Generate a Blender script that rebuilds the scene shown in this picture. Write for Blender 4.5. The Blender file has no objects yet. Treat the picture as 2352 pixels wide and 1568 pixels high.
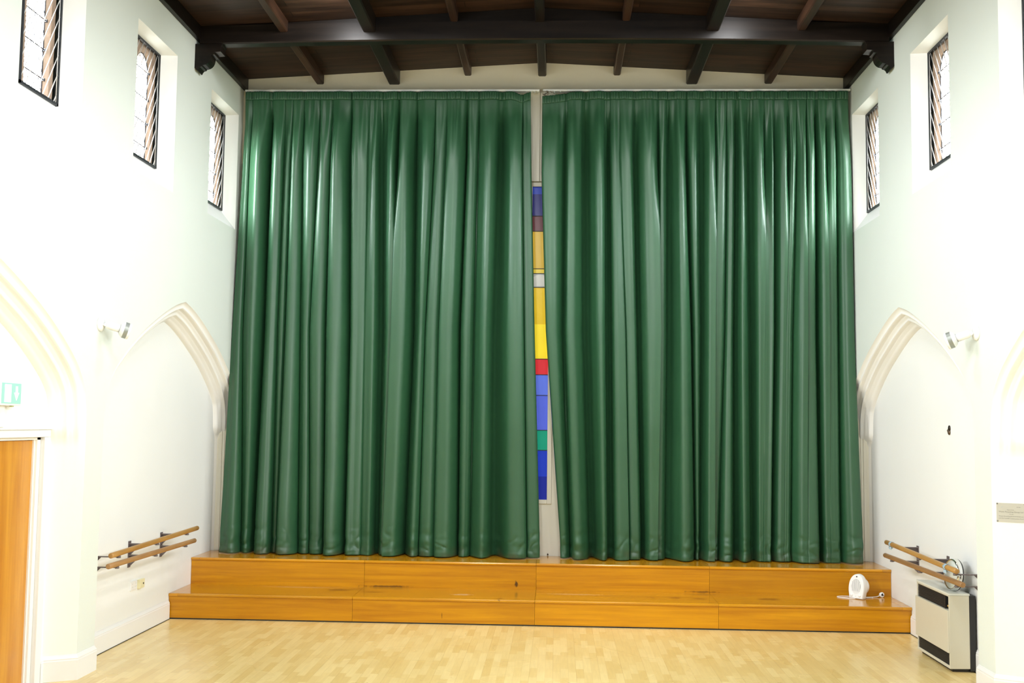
import bpy, bmesh, math, random
from mathutils import Vector, Matrix, noise
from mathutils.geometry import tessellate_polygon

random.seed(7)
C = bpy.context.scene.collection
PI = math.pi

# ------------------------------------------------------------------ helpers
class MB:
    """collects shapes in world coordinates; becomes ONE mesh object"""
    def __init__(self): self.v = []; self.f = []; self.smooth = []
    def add(self, vs, fs, smooth=False):
        o = len(self.v)
        self.v += [Vector(p) for p in vs]
        for f in fs:
            self.f.append([i + o for i in f]); self.smooth.append(smooth)
        return self
    def box(self, a, b):
        x0, x1 = sorted((a[0], b[0])); y0, y1 = sorted((a[1], b[1])); z0, z1 = sorted((a[2], b[2]))
        vs = [(x0,y0,z0),(x1,y0,z0),(x1,y1,z0),(x0,y1,z0),(x0,y0,z1),(x1,y0,z1),(x1,y1,z1),(x0,y1,z1)]
        return self.add(vs, [(0,3,2,1),(4,5,6,7),(0,1,5,4),(1,2,6,5),(2,3,7,6),(3,0,4,7)])
    def prism(self, poly, fn0, fn1, smooth=False):
        """poly: 2-D outline; fn0/fn1 map a 2-D point to the two 3-D ends"""
        n = len(poly)
        vs = [fn0(p) for p in poly] + [fn1(p) for p in poly]
        fs = [(i, (i+1) % n, n+(i+1) % n, n+i) for i in range(n)]
        self.add(vs, fs, smooth)
        tri = tessellate_polygon([[Vector((p[0], p[1], 0)) for p in poly]])
        self.add([fn0(p) for p in poly], [tuple(t) for t in tri])
        self.add([fn1(p) for p in poly], [tuple(reversed(t)) for t in tri])
        return self
    def tube(self, pts, r, n=12, caps=True, smooth=True):
        pts = [Vector(p) for p in pts]
        rs = r if isinstance(r, (list, tuple)) else [r]*len(pts)
        rings = []; up = None
        for i, p in enumerate(pts):
            d = (pts[min(i+1, len(pts)-1)] - pts[max(i-1, 0)]).normalized()
            if up is None:
                up = Vector((0,0,1)) if abs(d.z) < .9 else Vector((1,0,0))
            a = d.cross(up)
            if a.length < 1e-6: a = d.orthogonal()
            a.normalize(); b = a.cross(d).normalized(); up = b
            rings.append([p + a*(rs[i]*math.cos(2*PI*k/n)) + b*(rs[i]*math.sin(2*PI*k/n)) for k in range(n)])
        vs = [q for rg in rings for q in rg]; fs = []
        for i in range(len(pts)-1):
            for k in range(n):
                fs.append((i*n+k, i*n+(k+1) % n, (i+1)*n+(k+1) % n, (i+1)*n+k))
        self.add(vs, fs, smooth)
        if caps:
            self.add(rings[0], [tuple(range(n))]); self.add(rings[-1], [tuple(reversed(range(n)))])
        return self
    def lathe(self, prof, org, axis, n=32, smooth=True):
        """prof: (radius, distance along axis)"""
        axis = Vector(axis).normalized(); a = axis.orthogonal().normalized(); b = axis.cross(a); org = Vector(org)
        vs = []
        for r, h in prof:
            for k in range(n):
                t = 2*PI*k/n
                vs.append(org + axis*h + a*(r*math.cos(t)) + b*(r*math.sin(t)))
        fs = []
        for i in range(len(prof)-1):
            for k in range(n):
                fs.append((i*n+k, i*n+(k+1) % n, (i+1)*n+(k+1) % n, (i+1)*n+k))
        return self.add(vs, fs, smooth)
    def poly(self, loops, fn):
        """flat polygon with holes"""
        L = [[Vector((p[0], p[1], 0)) for p in lp] for lp in loops]
        tri = tessellate_polygon(L)
        return self.add([fn(p) for lp in loops for p in lp], [tuple(t) for t in tri])
    def grid(self, rows, smooth=True):
        n = len(rows[0]); vs = [p for r in rows for p in r]
        fs = [(i*n+k, i*n+k+1, (i+1)*n+k+1, (i+1)*n+k) for i in range(len(rows)-1) for k in range(n-1)]
        return self.add(vs, fs, smooth)

ROOT = {}
def build(name, mb, mat, parent=None, bevel=0, recalc=True, solid=0):
    org = ROOT.get(parent.name, Vector()) if parent else Vector()
    me = bpy.data.meshes.new(name)
    me.from_pydata([p - org for p in mb.v], [], mb.f)
    for p, s in zip(me.polygons, mb.smooth): p.use_smooth = s
    if recalc:
        bm = bmesh.new(); bm.from_mesh(me)
        bmesh.ops.remove_doubles(bm, verts=bm.verts, dist=1e-5)
        bmesh.ops.recalc_face_normals(bm, faces=bm.faces)
        bm.to_mesh(me); bm.free()
    me.materials.append(mat)
    o = bpy.data.objects.new(name, me); C.objects.link(o)
    if parent: o.parent = parent; ROOT[o.name] = org
    if bevel:
        m = o.modifiers.new('bevel', 'BEVEL'); m.width = bevel; m.segments = 3; m.limit_method = 'ANGLE'; m.angle_limit = math.radians(40)
    if solid:
        m = o.modifiers.new('thickness', 'SOLIDIFY'); m.thickness = solid; m.offset = 0
    return o
def tag(o, label, cat, group=None, kind=None):
    o['label'] = label; o['category'] = cat
    if group: o['group'] = group
    if kind: o['kind'] = kind
    return o
def thing(name, label, cat, loc, group=None):
    o = bpy.data.objects.new(name, None); o.empty_display_size = .1; C.objects.link(o)
    o.location = loc; ROOT[o.name] = Vector(loc)
    return tag(o, label, cat, group)
def struct(name, mb, mat, parent=None, **k):
    o = build(name, mb, mat, parent, **k)
    if not parent: o['kind'] = 'structure'
    return o
def struct_root(name, loc):
    o = bpy.data.objects.new(name, None); o.empty_display_size = .1; C.objects.link(o); o.location = loc
    ROOT[o.name] = Vector(loc); o['kind'] = 'structure'
    return o

# ------------------------------------------------------------------ materials
def new_mat(name):
    m = bpy.data.materials.new(name); m.use_nodes = True
    return m, m.node_tree, m.node_tree.nodes['Principled BSDF']
def setp(b, **k):
    for n, v in k.items():
        n = n.replace('_', ' ')
        if n in b.inputs: b.inputs[n].default_value = v
def plain(name, col, rough=.5, metal=0, var=.06, scale=8, bump=0, bscale=60, spec=.5, coat=0):
    m, t, b = new_mat(name)
    setp(b, Roughness=rough, Metallic=metal, Specular_IOR_Level=spec, Coat_Weight=coat, Coat_Roughness=.12)
    tc = t.nodes.new('ShaderNodeTexCoord'); nz = t.nodes.new('ShaderNodeTexNoise')
    nz.inputs['Scale'].default_value = scale; nz.inputs['Detail'].default_value = 4
    t.links.new(tc.outputs['Object'], nz.inputs['Vector'])
    mx = t.nodes.new('ShaderNodeMix'); mx.data_type = 'RGBA'
    mx.inputs['A'].default_value = (*[c*(1-var) for c in col], 1); mx.inputs['B'].default_value = (*[min(1, c*(1+var)) for c in col], 1)
    t.links.new(nz.outputs['Fac'], mx.inputs['Factor']); t.links.new(mx.outputs['Result'], b.inputs['Base Color'])
    if bump:
        n2 = t.nodes.new('ShaderNodeTexNoise'); n2.inputs['Scale'].default_value = bscale; n2.inputs['Detail'].default_value = 3
        t.links.new(tc.outputs['Object'], n2.inputs['Vector'])
        bp = t.nodes.new('ShaderNodeBump'); bp.inputs['Strength'].default_value = bump; bp.inputs['Distance'].default_value = .004
        t.links.new(n2.outputs['Fac'], bp.inputs['Height']); t.links.new(bp.outputs['Normal'], b.inputs['Normal'])
    return m
def wood(name, dark, light, stretch, rough=.3, spec=.5, coat=0, scale=1, bump=.05, contrast=(.3, .7), stains=(), marks=None):
    """grain stretched along one axis: stretch = scale of the noise in x, y, z"""
    m, t, b = new_mat(name); N = t.nodes; L = t.links
    setp(b, Roughness=rough, Specular_IOR_Level=spec, Coat_Weight=coat, Coat_Roughness=.15)
    tc = N.new('ShaderNodeTexCoord'); mp = N.new('ShaderNodeMapping'); mp.inputs['Scale'].default_value = [s*scale for s in stretch]
    L.new(tc.outputs['Object'], mp.inputs['Vector'])
    oi = N.new('ShaderNodeObjectInfo'); va = N.new('ShaderNodeVectorMath'); va.operation = 'ADD'
    vm = N.new('ShaderNodeVectorMath'); vm.operation = 'SCALE'; vm.inputs[0].default_value = (31, 17, 23)
    L.new(oi.outputs['Random'], vm.inputs['Scale']); L.new(mp.outputs['Vector'], va.inputs[0]); L.new(vm.outputs['Vector'], va.inputs[1])
    nz = N.new('ShaderNodeTexNoise'); nz.inputs['Scale'].default_value = 1; nz.inputs['Detail'].default_value = 6; nz.inputs['Roughness'].default_value = .62
    nz.inputs['Distortion'].default_value = .35
    L.new(va.outputs['Vector'], nz.inputs['Vector'])
    cr = N.new('ShaderNodeValToRGB'); cr.color_ramp.elements[0].position = contrast[0]; cr.color_ramp.elements[1].position = contrast[1]
    cr.color_ramp.elements[0].color = (*dark, 1); cr.color_ramp.elements[1].color = (*light, 1)
    L.new(nz.outputs['Fac'], cr.inputs['Fac'])
    hs = N.new('ShaderNodeHueSaturation')
    mr = N.new('ShaderNodeMapRange'); mr.inputs['To Min'].default_value = .9; mr.inputs['To Max'].default_value = 1.1
    L.new(oi.outputs['Random'], mr.inputs['Value']); L.new(mr.outputs['Result'], hs.inputs['Value'])
    L.new(cr.outputs['Color'], hs.inputs['Color'])
    col = hs.outputs['Color']
    geo = N.new('ShaderNodeNewGeometry')
    for (px, py, pz, rx, ry, rz, amt, sc) in stains:
        s = N.new('ShaderNodeVectorMath'); s.operation = 'SUBTRACT'; s.inputs[1].default_value = (px, py, pz)
        L.new(geo.outputs['Position'], s.inputs[0])
        d = N.new('ShaderNodeVectorMath'); d.operation = 'DIVIDE'; d.inputs[1].default_value = (rx, ry, rz)
        L.new(s.outputs['Vector'], d.inputs[0])
        ln = N.new('ShaderNodeVectorMath'); ln.operation = 'LENGTH'; L.new(d.outputs['Vector'], ln.inputs[0])
        n2 = N.new('ShaderNodeTexNoise'); n2.inputs['Scale'].default_value = 30; n2.inputs['Detail'].default_value = 4
        L.new(geo.outputs['Position'], n2.inputs['Vector'])
        ad = N.new('ShaderNodeMath'); ad.operation = 'MULTIPLY_ADD'; ad.inputs[1].default_value = 1.6; L.new(n2.outputs['Fac'], ad.inputs[0]); L.new(ln.outputs['Value'], ad.inputs[2])
        r2 = N.new('ShaderNodeMapRange'); r2.inputs['From Min'].default_value = 1.25; r2.inputs['From Max'].default_value = 1.75
        r2.inputs['To Min'].default_value = amt; r2.inputs['To Max'].default_value = 0
        L.new(ad.outputs['Value'], r2.inputs['Value'])
        mx = N.new('ShaderNodeMix'); mx.data_type = 'RGBA'; mx.inputs['B'].default_value = (*sc, 1)
        L.new(r2.outputs['Result'], mx.inputs['Factor']); L.new(col, mx.inputs['A']); col = mx.outputs['Result']
    if marks:      # scattered scuffs and chips
        n3 = N.new('ShaderNodeTexNoise'); n3.inputs['Scale'].default_value = 9; n3.inputs['Detail'].default_value = 7; n3.inputs['Roughness'].default_value = .7
        L.new(geo.outputs['Position'], n3.inputs['Vector'])
        r3 = N.new('ShaderNodeMapRange'); r3.inputs['From Min'].default_value = .69; r3.inputs['From Max'].default_value = .76; r3.inputs['To Max'].default_value = marks
        L.new(n3.outputs['Fac'], r3.inputs['Value'])
        mx = N.new('ShaderNodeMix'); mx.data_type = 'RGBA'; mx.inputs['B'].default_value = (.06, .025, .006, 1)
        L.new(r3.outputs['Result'], mx.inputs['Factor']); L.new(col, mx.inputs['A']); col = mx.outputs['Result']
    L.new(col, b.inputs['Base Color'])
    if bump:
        bp = N.new('ShaderNodeBump'); bp.inputs['Strength'].default_value = bump; bp.inputs['Distance'].default_value = .003
        L.new(nz.outputs['Fac'], bp.inputs['Height']); L.new(bp.outputs['Normal'], b.inputs['Normal'])
    return m

M = {}
M['wall'] = plain('white wall paint', (.735, .785, .735), .55, var=.015, scale=2.5, bump=.12, bscale=45)
M['reveal'] = plain('bright white reveal paint', (.88, .88, .86), .5, var=.015, scale=3, bump=.1, bscale=45)  # paler than the wall so the colour carries sky light on the reveals
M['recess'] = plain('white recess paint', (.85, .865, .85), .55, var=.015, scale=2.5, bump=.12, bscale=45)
M['moulding'] = plain('cream arch paint', (.87, .86, .82), .5, var=.02, scale=4, bump=.08, bscale=60)
M['cream'] = plain('cream gable paint', (.90, .82, .655), .6, var=.02, scale=2, bump=.1, bscale=50)
M['backpaint'] = plain('pale cream boarding', (.80, .77, .65), .45, var=.02, scale=3)
M['trimwhite'] = plain('white gloss paint', (.82, .82, .80), .3, var=.015, scale=5)
M['ceilwood'] = wood('dark stained boarding', (.012, .006, .0036), (.052, .027, .015), (1.1, 11, 11), .5, spec=.22, bump=.2)
M['beamwood'] = wood('near-black stained timber', (.004, .0026, .002), (.013, .0085, .006), (1.2, 14, 14), .36, spec=.22, bump=.15)
M['purlinwood'] = wood('dark brown stained rafter', (.016, .008, .005), (.058, .027, .014), (14, 1.2, 14), .42, spec=.25, bump=.15)
M['purlindark'] = wood('black stained rafter', (.006, .0045, .0035), (.018, .011, .007), (14, 1.2, 14), .38, spec=.2, bump=.15)
ST = (.05, .022, .006)
M['riser'] = wood('varnished orange plywood riser', (.40, .150, .002), (.60, .275, .003), (.9, 14, 20), .34, spec=.35, coat=.1, bump=.03, marks=.55,
                  stains=((-.21, -.60, .315, .02, .1, .05, .9, ST), (-1.62, -.60, .265, .3, .1, .014, .7, ST), (1.75, -.60, .27, .2, .1, .012, .6, ST),
                          (-.93, -1.25, .09, .006, .1, .035, .8, ST)))
M['tread'] = wood('varnished orange plywood tread', (.44, .175, .003), (.62, .29, .006), (.9, 18, 14), .16, coat=.25, bump=.02,
                  stains=((-2.06, -.85, .257, .16, .11, .1, .95, ST), (-1.86, -.78, .257, .12, .10, .1, .5, ST), (2.38, -.93, .257, .15, .08, .1, .9, ST),
                          (1.43, -.95, .257, .07, .07, .1, .8, ST), (1.68, -.98, .257, .10, .06, .1, .7, ST), (1.2, -.98, .257, .03, .03, .1, .9, ST),
                          (-1.7, -.95, .257, .16, .06, .1, .6, ST), (-.75, -1.0, .257, .12, .06, .1, .7, (.62, .45, .25)), (.4, -.85, .257, .35, .05, .1, .55, (.62, .42, .2)),
                          (-2.5, -.72, .257, .5, .05, .1, .45, (.55, .40, .2)), (-.35, -1.2, .25, .035, .08, .02, .95, ST)))
M['barwood'] = wood('oiled ash rail', (.34, .165, .04), (.54, .30, .085), (10, 1.0, 10), .38, bump=.04)
M['barwood2'] = wood('worn brown ash rail', (.25, .125, .045), (.44, .245, .095), (10, 1.0, 10), .42, bump=.04)
M['door'] = wood('orange veneered door', (.50, .19, .012), (.68, .32, .03), (14, 14, .9), .3, coat=.2, bump=.02)
M['iron'] = plain('dark iron frame', (.022, .026, .032), .4, .3, var=.2)
M['bracket'] = plain('purple-grey bracket paint', (.135, .108, .108), .45, var=.08)
M['stone'] = plain('brown sandstone', (.36, .265, .20), .85, var=.28, scale=9, bump=.5, bscale=50)
M['wire'] = plain('white guard wire', (.75, .74, .72), .35, .2)
M['lead'] = plain('dark lead came', (.03, .03, .035), .5, .4)
M['black'] = plain('black enamel', (.012, .012, .013), .4)
M['ivory'] = plain('ivory heater enamel', (.60, .57, .46), .32, var=.02, spec=.5)
M['ivorytop'] = plain('pale heater lid', (.66, .68, .62), .3, var=.03)
M['louvre'] = plain('dark louvre metal', (.055, .05, .045), .35, .3)
M['chrome'] = plain('polished chrome', (.80, .82, .83), .12, 1, var=.02)
M['clockface'] = plain('pale clock face', (.66, .70, .64), .18, var=.03, scale=3, coat=.6)
M['plastic'] = plain('white plastic', (.84, .85, .84), .3, var=.01)
M['plasticgrey'] = plain('grey plastic', (.52, .55, .53), .45, var=.04)
M['slotgrey'] = plain('shaded grey grille', (.30, .32, .33), .5, var=.05)
M['creamplastic'] = plain('yellowed cream plastic', (.78, .72, .46), .4, var=.03)
M['band'] = plain('brushed grey lamp band', (.34, .36, .33), .4, .5, var=.06)
M['plaque'] = plain('brushed steel plaque', (.62, .60, .53), .35, .55, var=.08, scale=5)
M['ink'] = plain('engraved grey lettering', (.20, .19, .165), .6)
M['tape'] = plain('pale blue tape', (.36, .47, .54), .5, var=.25, scale=40)
M['cordbrown'] = plain('brown tangled cord', (.12, .085, .05), .8)
M['brass'] = plain('tarnished brass', (.45, .33, .12), .35, .9)

def floor_mat():
    m, t, b = new_mat('pale maple block floor'); N = t.nodes; L = t.links
    setp(b, Roughness=.24, Specular_IOR_Level=.45, Coat_Weight=.15, Coat_Roughness=.2)
    tc = N.new('ShaderNodeTexCoord'); mp = N.new('ShaderNodeMapping'); mp.inputs['Rotation'].default_value = (0, 0, PI/2)
    L.new(tc.outputs['Object'], mp.inputs['Vector'])
    def brick(w, h, mort, c1, c2, cm, bias=0):
        br = N.new('ShaderNodeTexBrick'); br.offset = .37; br.inputs['Scale'].default_value = 1
        br.inputs['Brick Width'].default_value = w; br.inputs['Row Height'].default_value = h; br.inputs['Mortar Size'].default_value = mort
        br.inputs['Mortar Smooth'].default_value = .3; br.inputs['Bias'].default_value = bias
        br.inputs['Color1'].default_value = c1; br.inputs['Color2'].default_value = c2; br.inputs['Mortar'].default_value = cm
        L.new(mp.outputs['Vector'], br.inputs['Vector']); return br
    b1 = brick(.32, .0635, .0006, (.74, .54, .21, 1), (.86, .68, .32, 1), (.62, .44, .17, 1))
    b2 = brick(40, .1905, .0009, (1, 1, 1, 1), (1, 1, 1, 1), (.74, .68, .6, 1))
    mp2 = N.new('ShaderNodeMapping'); mp2.inputs['Scale'].default_value = (22, 1.6, 1); L.new(tc.outputs['Object'], mp2.inputs['Vector'])
    nz = N.new('ShaderNodeTexNoise'); nz.inputs['Scale'].default_value = 2.4; nz.inputs['Detail'].default_value = 6; L.new(mp2.outputs['Vector'], nz.inputs['Vector'])
    r = N.new('ShaderNodeValToRGB'); r.color_ramp.elements[0].color = (.86, .84, .80, 1); r.color_ramp.elements[1].color = (1.06, 1.05, 1.02, 1)
    L.new(nz.outputs['Fac'], r.inputs['Fac'])
    m1 = N.new('ShaderNodeMix'); m1.data_type = 'RGBA'; m1.blend_type = 'MULTIPLY'; m1.inputs['Factor'].default_value = 1
    L.new(b1.outputs['Color'], m1.inputs['A']); L.new(r.outputs['Color'], m1.inputs['B'])
    m2 = N.new('ShaderNodeMix'); m2.data_type = 'RGBA'; m2.blend_type = 'MULTIPLY'; m2.inputs['Factor'].default_value = 1
    L.new(m1.outputs['Result'], m2.inputs['A']); L.new(b2.outputs['Color'], m2.inputs['B'])
    L.new(m2.outputs['Result'], b.inputs['Base Color'])
    n2 = N.new('ShaderNodeTexNoise'); n2.inputs['Scale'].default_value = 1.3; L.new(tc.outputs['Object'], n2.inputs['Vector'])
    mr = N.new('ShaderNodeMapRange'); mr.inputs['To Min'].default_value = .2; mr.inputs['To Max'].default_value = .36
    L.new(n2.outputs['Fac'], mr.inputs['Value']); L.new(mr.outputs['Result'], b.inputs['Roughness'])
    return m
M['floor'] = floor_mat()

def curtain_mat():
    m, t, b = new_mat('green sateen curtain cloth'); N = t.nodes; L = t.links
    setp(b, Roughness=.42, Specular_IOR_Level=.55)
    tc = N.new('ShaderNodeTexCoord')
    nz = N.new('ShaderNodeTexNoise'); nz.inputs['Scale'].default_value = 1.7; nz.inputs['Detail'].default_value = 5; L.new(tc.outputs['Object'], nz.inputs['Vector'])
    mx = N.new('ShaderNodeMix'); mx.data_type = 'RGBA'
    mx.inputs['A'].default_value = (.017, .074, .031, 1); mx.inputs['B'].default_value = (.026, .098, .042, 1)
    L.new(nz.outputs['Fac'], mx.inputs['Factor'])
    # worn brown soiling along the hem that drags on the boards
    geo = N.new('ShaderNodeNewGeometry'); sx = N.new('ShaderNodeSeparateXYZ'); L.new(geo.outputs['Position'], sx.inputs['Vector'])
    n2 = N.new('ShaderNodeTexNoise'); n2.inputs['Scale'].default_value = 5; n2.inputs['Detail'].default_value = 4; L.new(geo.outputs['Position'], n2.inputs['Vector'])
    mr = N.new('ShaderNodeMapRange'); mr.inputs['From Min'].default_value = .53; mr.inputs['From Max'].default_value = .66; mr.inputs['To Min'].default_value = 1; mr.inputs['To Max'].default_value = 0
    L.new(sx.outputs['Z'], mr.inputs['Value'])
    m3 = N.new('ShaderNodeMapRange'); m3.inputs['From Min'].default_value = .46; m3.inputs['From Max'].default_value = .66; m3.inputs['To Max'].default_value = .75
    L.new(n2.outputs['Fac'], m3.inputs['Value'])
    mm = N.new('ShaderNodeMath'); mm.operation = 'MULTIPLY'; L.new(mr.outputs['Result'], mm.inputs[0]); L.new(m3.outputs['Result'], mm.inputs[1])
    mx2 = N.new('ShaderNodeMix'); mx2.data_type = 'RGBA'; mx2.inputs['B'].default_value = (.075, .055, .03, 1)
    L.new(mm.outputs['Value'], mx2.inputs['Factor']); L.new(mx.outputs['Result'], mx2.inputs['A']); L.new(mx2.outputs['Result'], b.inputs['Base Color'])
    wv = N.new('ShaderNodeMapping'); wv.inputs['Scale'].default_value = (60, 60, 500); L.new(tc.outputs['Object'], wv.inputs['Vector'])
    n4 = N.new('ShaderNodeTexNoise'); n4.inputs['Scale'].default_value = 1; n4.inputs['Detail'].default_value = 2; L.new(wv.outputs['Vector'], n4.inputs['Vector'])
    bp = N.new('ShaderNodeBump'); bp.inputs['Strength'].default_value = .12; bp.inputs['Distance'].default_value = .002
    L.new(n4.outputs['Fac'], bp.inputs['Height']); L.new(bp.outputs['Normal'], b.inputs['Normal'])
    return m
M['curtain'] = curtain_mat()

def clear_glass():
    m, t, b = new_mat('clear leaded glass'); N = t.nodes; L = t.links
    N.remove(b); out = N['Material Output']
    tr = N.new('ShaderNodeBsdfTransparent'); tr.inputs['Color'].default_value = (.93, .95, .97, 1)
    gl = N.new('ShaderNodeBsdfGlossy'); gl.inputs['Roughness'].default_value = .08
    ms = N.new('ShaderNodeMixShader'); ms.inputs['Fac'].default_value = .06
    L.new(tr.outputs[0], ms.inputs[1]); L.new(gl.outputs[0], ms.inputs[2]); L.new(ms.outputs[0], out.inputs['Surface'])
    return m
M['glass'] = clear_glass()
def stained(name, col, emit=0.0):
    m = plain(name, col, .25, var=.18, scale=5, spec=.25)
    b = m.node_tree.nodes['Principled BSDF']
    setp(b, Emission_Strength=emit); b.inputs['Emission Color'].default_value = (*col, 1)  # glow in the glass colour stands in for daylight behind the panes
    return m
def emitter(name, col, strength):
    m, t, b = new_mat(name); setp(b, Roughness=.3); b.inputs['Base Color'].default_value = (*col, 1)
    b.inputs['Emission Color'].default_value = (*col, 1); setp(b, Emission_Strength=strength)
    return m

# ------------------------------------------------------------------ dimensions
WX, RX = 3.5, 3.715            # upper wall face, face of the blind arch panels
YB, YE = .05, -15.7            # end wall behind the curtain, far end of the hall
BAY = 3.955
ARCH0 = -1.665                 # centre of the arch nearest the stage
WIN0, WSTEP, NW = -.63, 1.985, 7      # window centres and how many a side
FH, FZ0, FZ1 = .292, 4.37, 5.468   # half width, foot and head of the window frames
H1, H2 = .257, .538            # heights of the two steps
def ceil_z(x): return 6.197 - .0545*abs(x)

# outer edge of an arch as (distance from its centre, height), from springing to apex
AR = [(1.82, 0), (1.82, .25), (1.82, 1.0), (1.82, 1.79), (1.82, 1.83), (1.82, 1.87), (1.82, 1.905), (1.82, 1.94), (1.813, 2.05), (1.795, 2.16), (1.755, 2.275), (1.69, 2.365), (1.60, 2.455), (1.48, 2.545), (1.34, 2.637),
      (1.18, 2.732), (1.0, 2.826), (.8, 2.916), (.6, 3.000), (.4, 3.076), (.2, 3.138), (0, 3.182)]
def refine(a):
    out = []
    for i in range(len(a)-1):
        p0 = a[max(i-1, 0)]; p1 = a[i]; p2 = a[i+1]; p3 = a[min(i+2, len(a)-1)]
        n = 3 if i >= 7 else 1
        for k in range(n):
            t = k/n
            out.append(tuple(.5*((2*p1[j]) + (-p0[j]+p2[j])*t + (2*p0[j]-5*p1[j]+4*p2[j]-p3[j])*t*t + (-p0[j]+3*p1[j]-3*p2[j]+p3[j])*t**3) for j in (0, 1)))
    return out + [a[-1]]
ARC = refine(AR)
def arch_edge(yc):
    """whole outline, from the far springing on the floor over the apex to the near one"""
    return [(yc + d, z) for d, z in ARC] + [(yc - d, z) for d, z in reversed(ARC[:-1])]

# ------------------------------------------------------------------ side walls
def side_wall(s, side):
    fn = lambda p: (s*WX, p[0], p[1])
    outer = [(.3, 0), (.3, 6.3), (YE, 6.3), (YE, 0)]
    for k in range(3, -1, -1):
        outer += list(reversed(arch_edge(ARCH0 - BAY*k)))
    holes = []
    for k in range(NW):
        yc = WIN0 - WSTEP*k
        holes.append([(yc-.485, 4.19), (yc+.485, 4.19), (yc+.485, 5.53), (yc-.485, 5.53)])
    mb = MB(); mb.poly([outer] + holes, fn)
    # splayed window reveals with a sloping sill
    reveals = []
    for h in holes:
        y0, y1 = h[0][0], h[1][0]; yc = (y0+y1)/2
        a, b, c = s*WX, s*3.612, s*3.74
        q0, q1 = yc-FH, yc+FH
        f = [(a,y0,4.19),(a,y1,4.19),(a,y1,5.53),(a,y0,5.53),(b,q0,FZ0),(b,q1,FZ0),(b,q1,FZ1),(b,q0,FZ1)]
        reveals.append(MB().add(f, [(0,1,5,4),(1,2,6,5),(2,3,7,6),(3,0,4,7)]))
    # blind panels inside the arches
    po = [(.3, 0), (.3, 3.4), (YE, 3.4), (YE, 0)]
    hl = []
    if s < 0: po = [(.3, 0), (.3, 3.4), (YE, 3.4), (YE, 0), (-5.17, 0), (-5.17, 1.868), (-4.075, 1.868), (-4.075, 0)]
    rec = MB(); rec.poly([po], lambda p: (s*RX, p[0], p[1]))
    # outer skin of the building
    ok = [[(WIN0-WSTEP*k-FH-.02, FZ0-.03), (WIN0-WSTEP*k+FH+.02, FZ0-.03), (WIN0-WSTEP*k+FH+.02, FZ1+.03), (WIN0-WSTEP*k-FH-.02, FZ1+.03)] for k in range(NW)]
    mb.poly([[(.3, 3.4), (.3, 6.4), (YE-.2, 6.4), (YE-.2, 3.4)]] + ok, lambda p: (s*3.735, p[0], p[1]))
    mb.poly([[(.3, -.1), (.3, 3.5), (YE-.2, 3.5), (YE-.2, -.1)]], lambda p: (s*3.98, p[0], p[1]))
    mb.add([(s*3.735, .3, 3.45), (s*3.99, .3, 3.45), (s*3.99, YE-.2, 3.45), (s*3.735, YE-.2, 3.45)], [(0,1,2,3)])
    w = struct('wall_' + side, mb, M['wall'], recalc=False)
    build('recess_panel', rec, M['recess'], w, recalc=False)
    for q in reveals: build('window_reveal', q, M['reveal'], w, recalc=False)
    # moulded arches: swept profile (offset inward, depth)
    P1 = [(0,0),(.006,.012),(.016,.024),(.030,.031),(.045,.031),(.056,.026),(.064,.030),(.068,.048),(.070,.070),(.078,.074),(.086,.078),(.094,.090),(.106,.096),(.118,.094),(.126,.090),
          (.131,.100),(.133,.128),(.140,.134),(.148,.140),(.156,.156),(.168,.166),(.178,.170),(.186,.184),(.192,.200),(.195,.2165)]
    n = len(P1)
    P0 = [(.12*i/(n-1), .2165*i/(n-1)) for i in range(n)]
    for k in range(3):
        yc = ARCH0 - BAY*k
        path = arch_edge(yc); rows = []
        for i, (y, z) in enumerate(path):
            a = path[max(i-1, 0)]; b = path[min(i+1, len(path)-1)]
            ty, tz = b[0]-a[0], b[1]-a[1]; l = math.hypot(ty, tz)
            ny, nz = ty/l, tz/l                         # tangent
            iy, iz = (-nz, ny)                          # candidate normal
            mid = (yc, 1.2)
            if (mid[0]-y)*iy + (mid[1]-z)*iz < 0: iy, iz = -iy, -iz
            m = 1
            if abs(y-yc) < 1e-6: iy, iz, m = 0, -1, 1.03
            f = min(1, max(0, (z-1.80)/.14)); f = f*f*(3-2*f)
            row = []
            for q0, q1 in zip(P0, P1):
                o = q0[0]*(1-f) + q1[0]*f; e = q0[1]*(1-f) + q1[1]*f
                row.append((s*(WX + e), y + iy*o*m, z + iz*o*m))
            rows.append(row)
        mb = MB(); mb.grid(rows)
        build('arch_moulding', mb, M['moulding'], w)
    return w
wl = side_wall(-1, 'left'); wr = side_wall(1, 'right')

# ------------------------------------------------------------------ end walls, floor, ceiling
mb = MB()
gw = 1.02
mb.poly([[(-4, -.1), (4, -.1), (4, 5.0), (-4, 5.0)], [(-.10, 1.16), (.10, 1.16), (.10, 4.745), (-.10, 4.745)]], lambda p: (p[0], YB, p[1]))
for a, b in (((-.10,1.16),(.10,1.16)), ((.10,1.16),(.10,4.745)), ((.10,4.745),(-.10,4.745)), ((-.10,4.745),(-.10,1.16))):
    mb.add([(a[0],YB,a[1]),(b[0],YB,b[1]),(b[0],YB+.05,b[1]),(a[0],YB+.05,a[1])], [(0,1,2,3)])
mb.box((-4, YB+.05, -.1), (4, YB+.2, 5.0))
struct('wall_stage', mb, M['backpaint'], recalc=False)
mb = MB(); mb.box((-4, 0, 5.0), (4, YB+.2, 6.4)); mb.v = [Vector((p.x, max(p.y, .025), p.z)) for p in mb.v]
struct('wall_gable', mb, M['cream'])
mb = MB(); mb.box((-4, YE-.2, -.1), (4, YE, 6.4)); struct('wall_rear', mb, M['wall'])
mb = MB(); mb.box((-4, YE-.2, -.12), (4, YB+.2, 0)); struct('floor', mb, M['floor'])
mb = MB()
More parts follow.
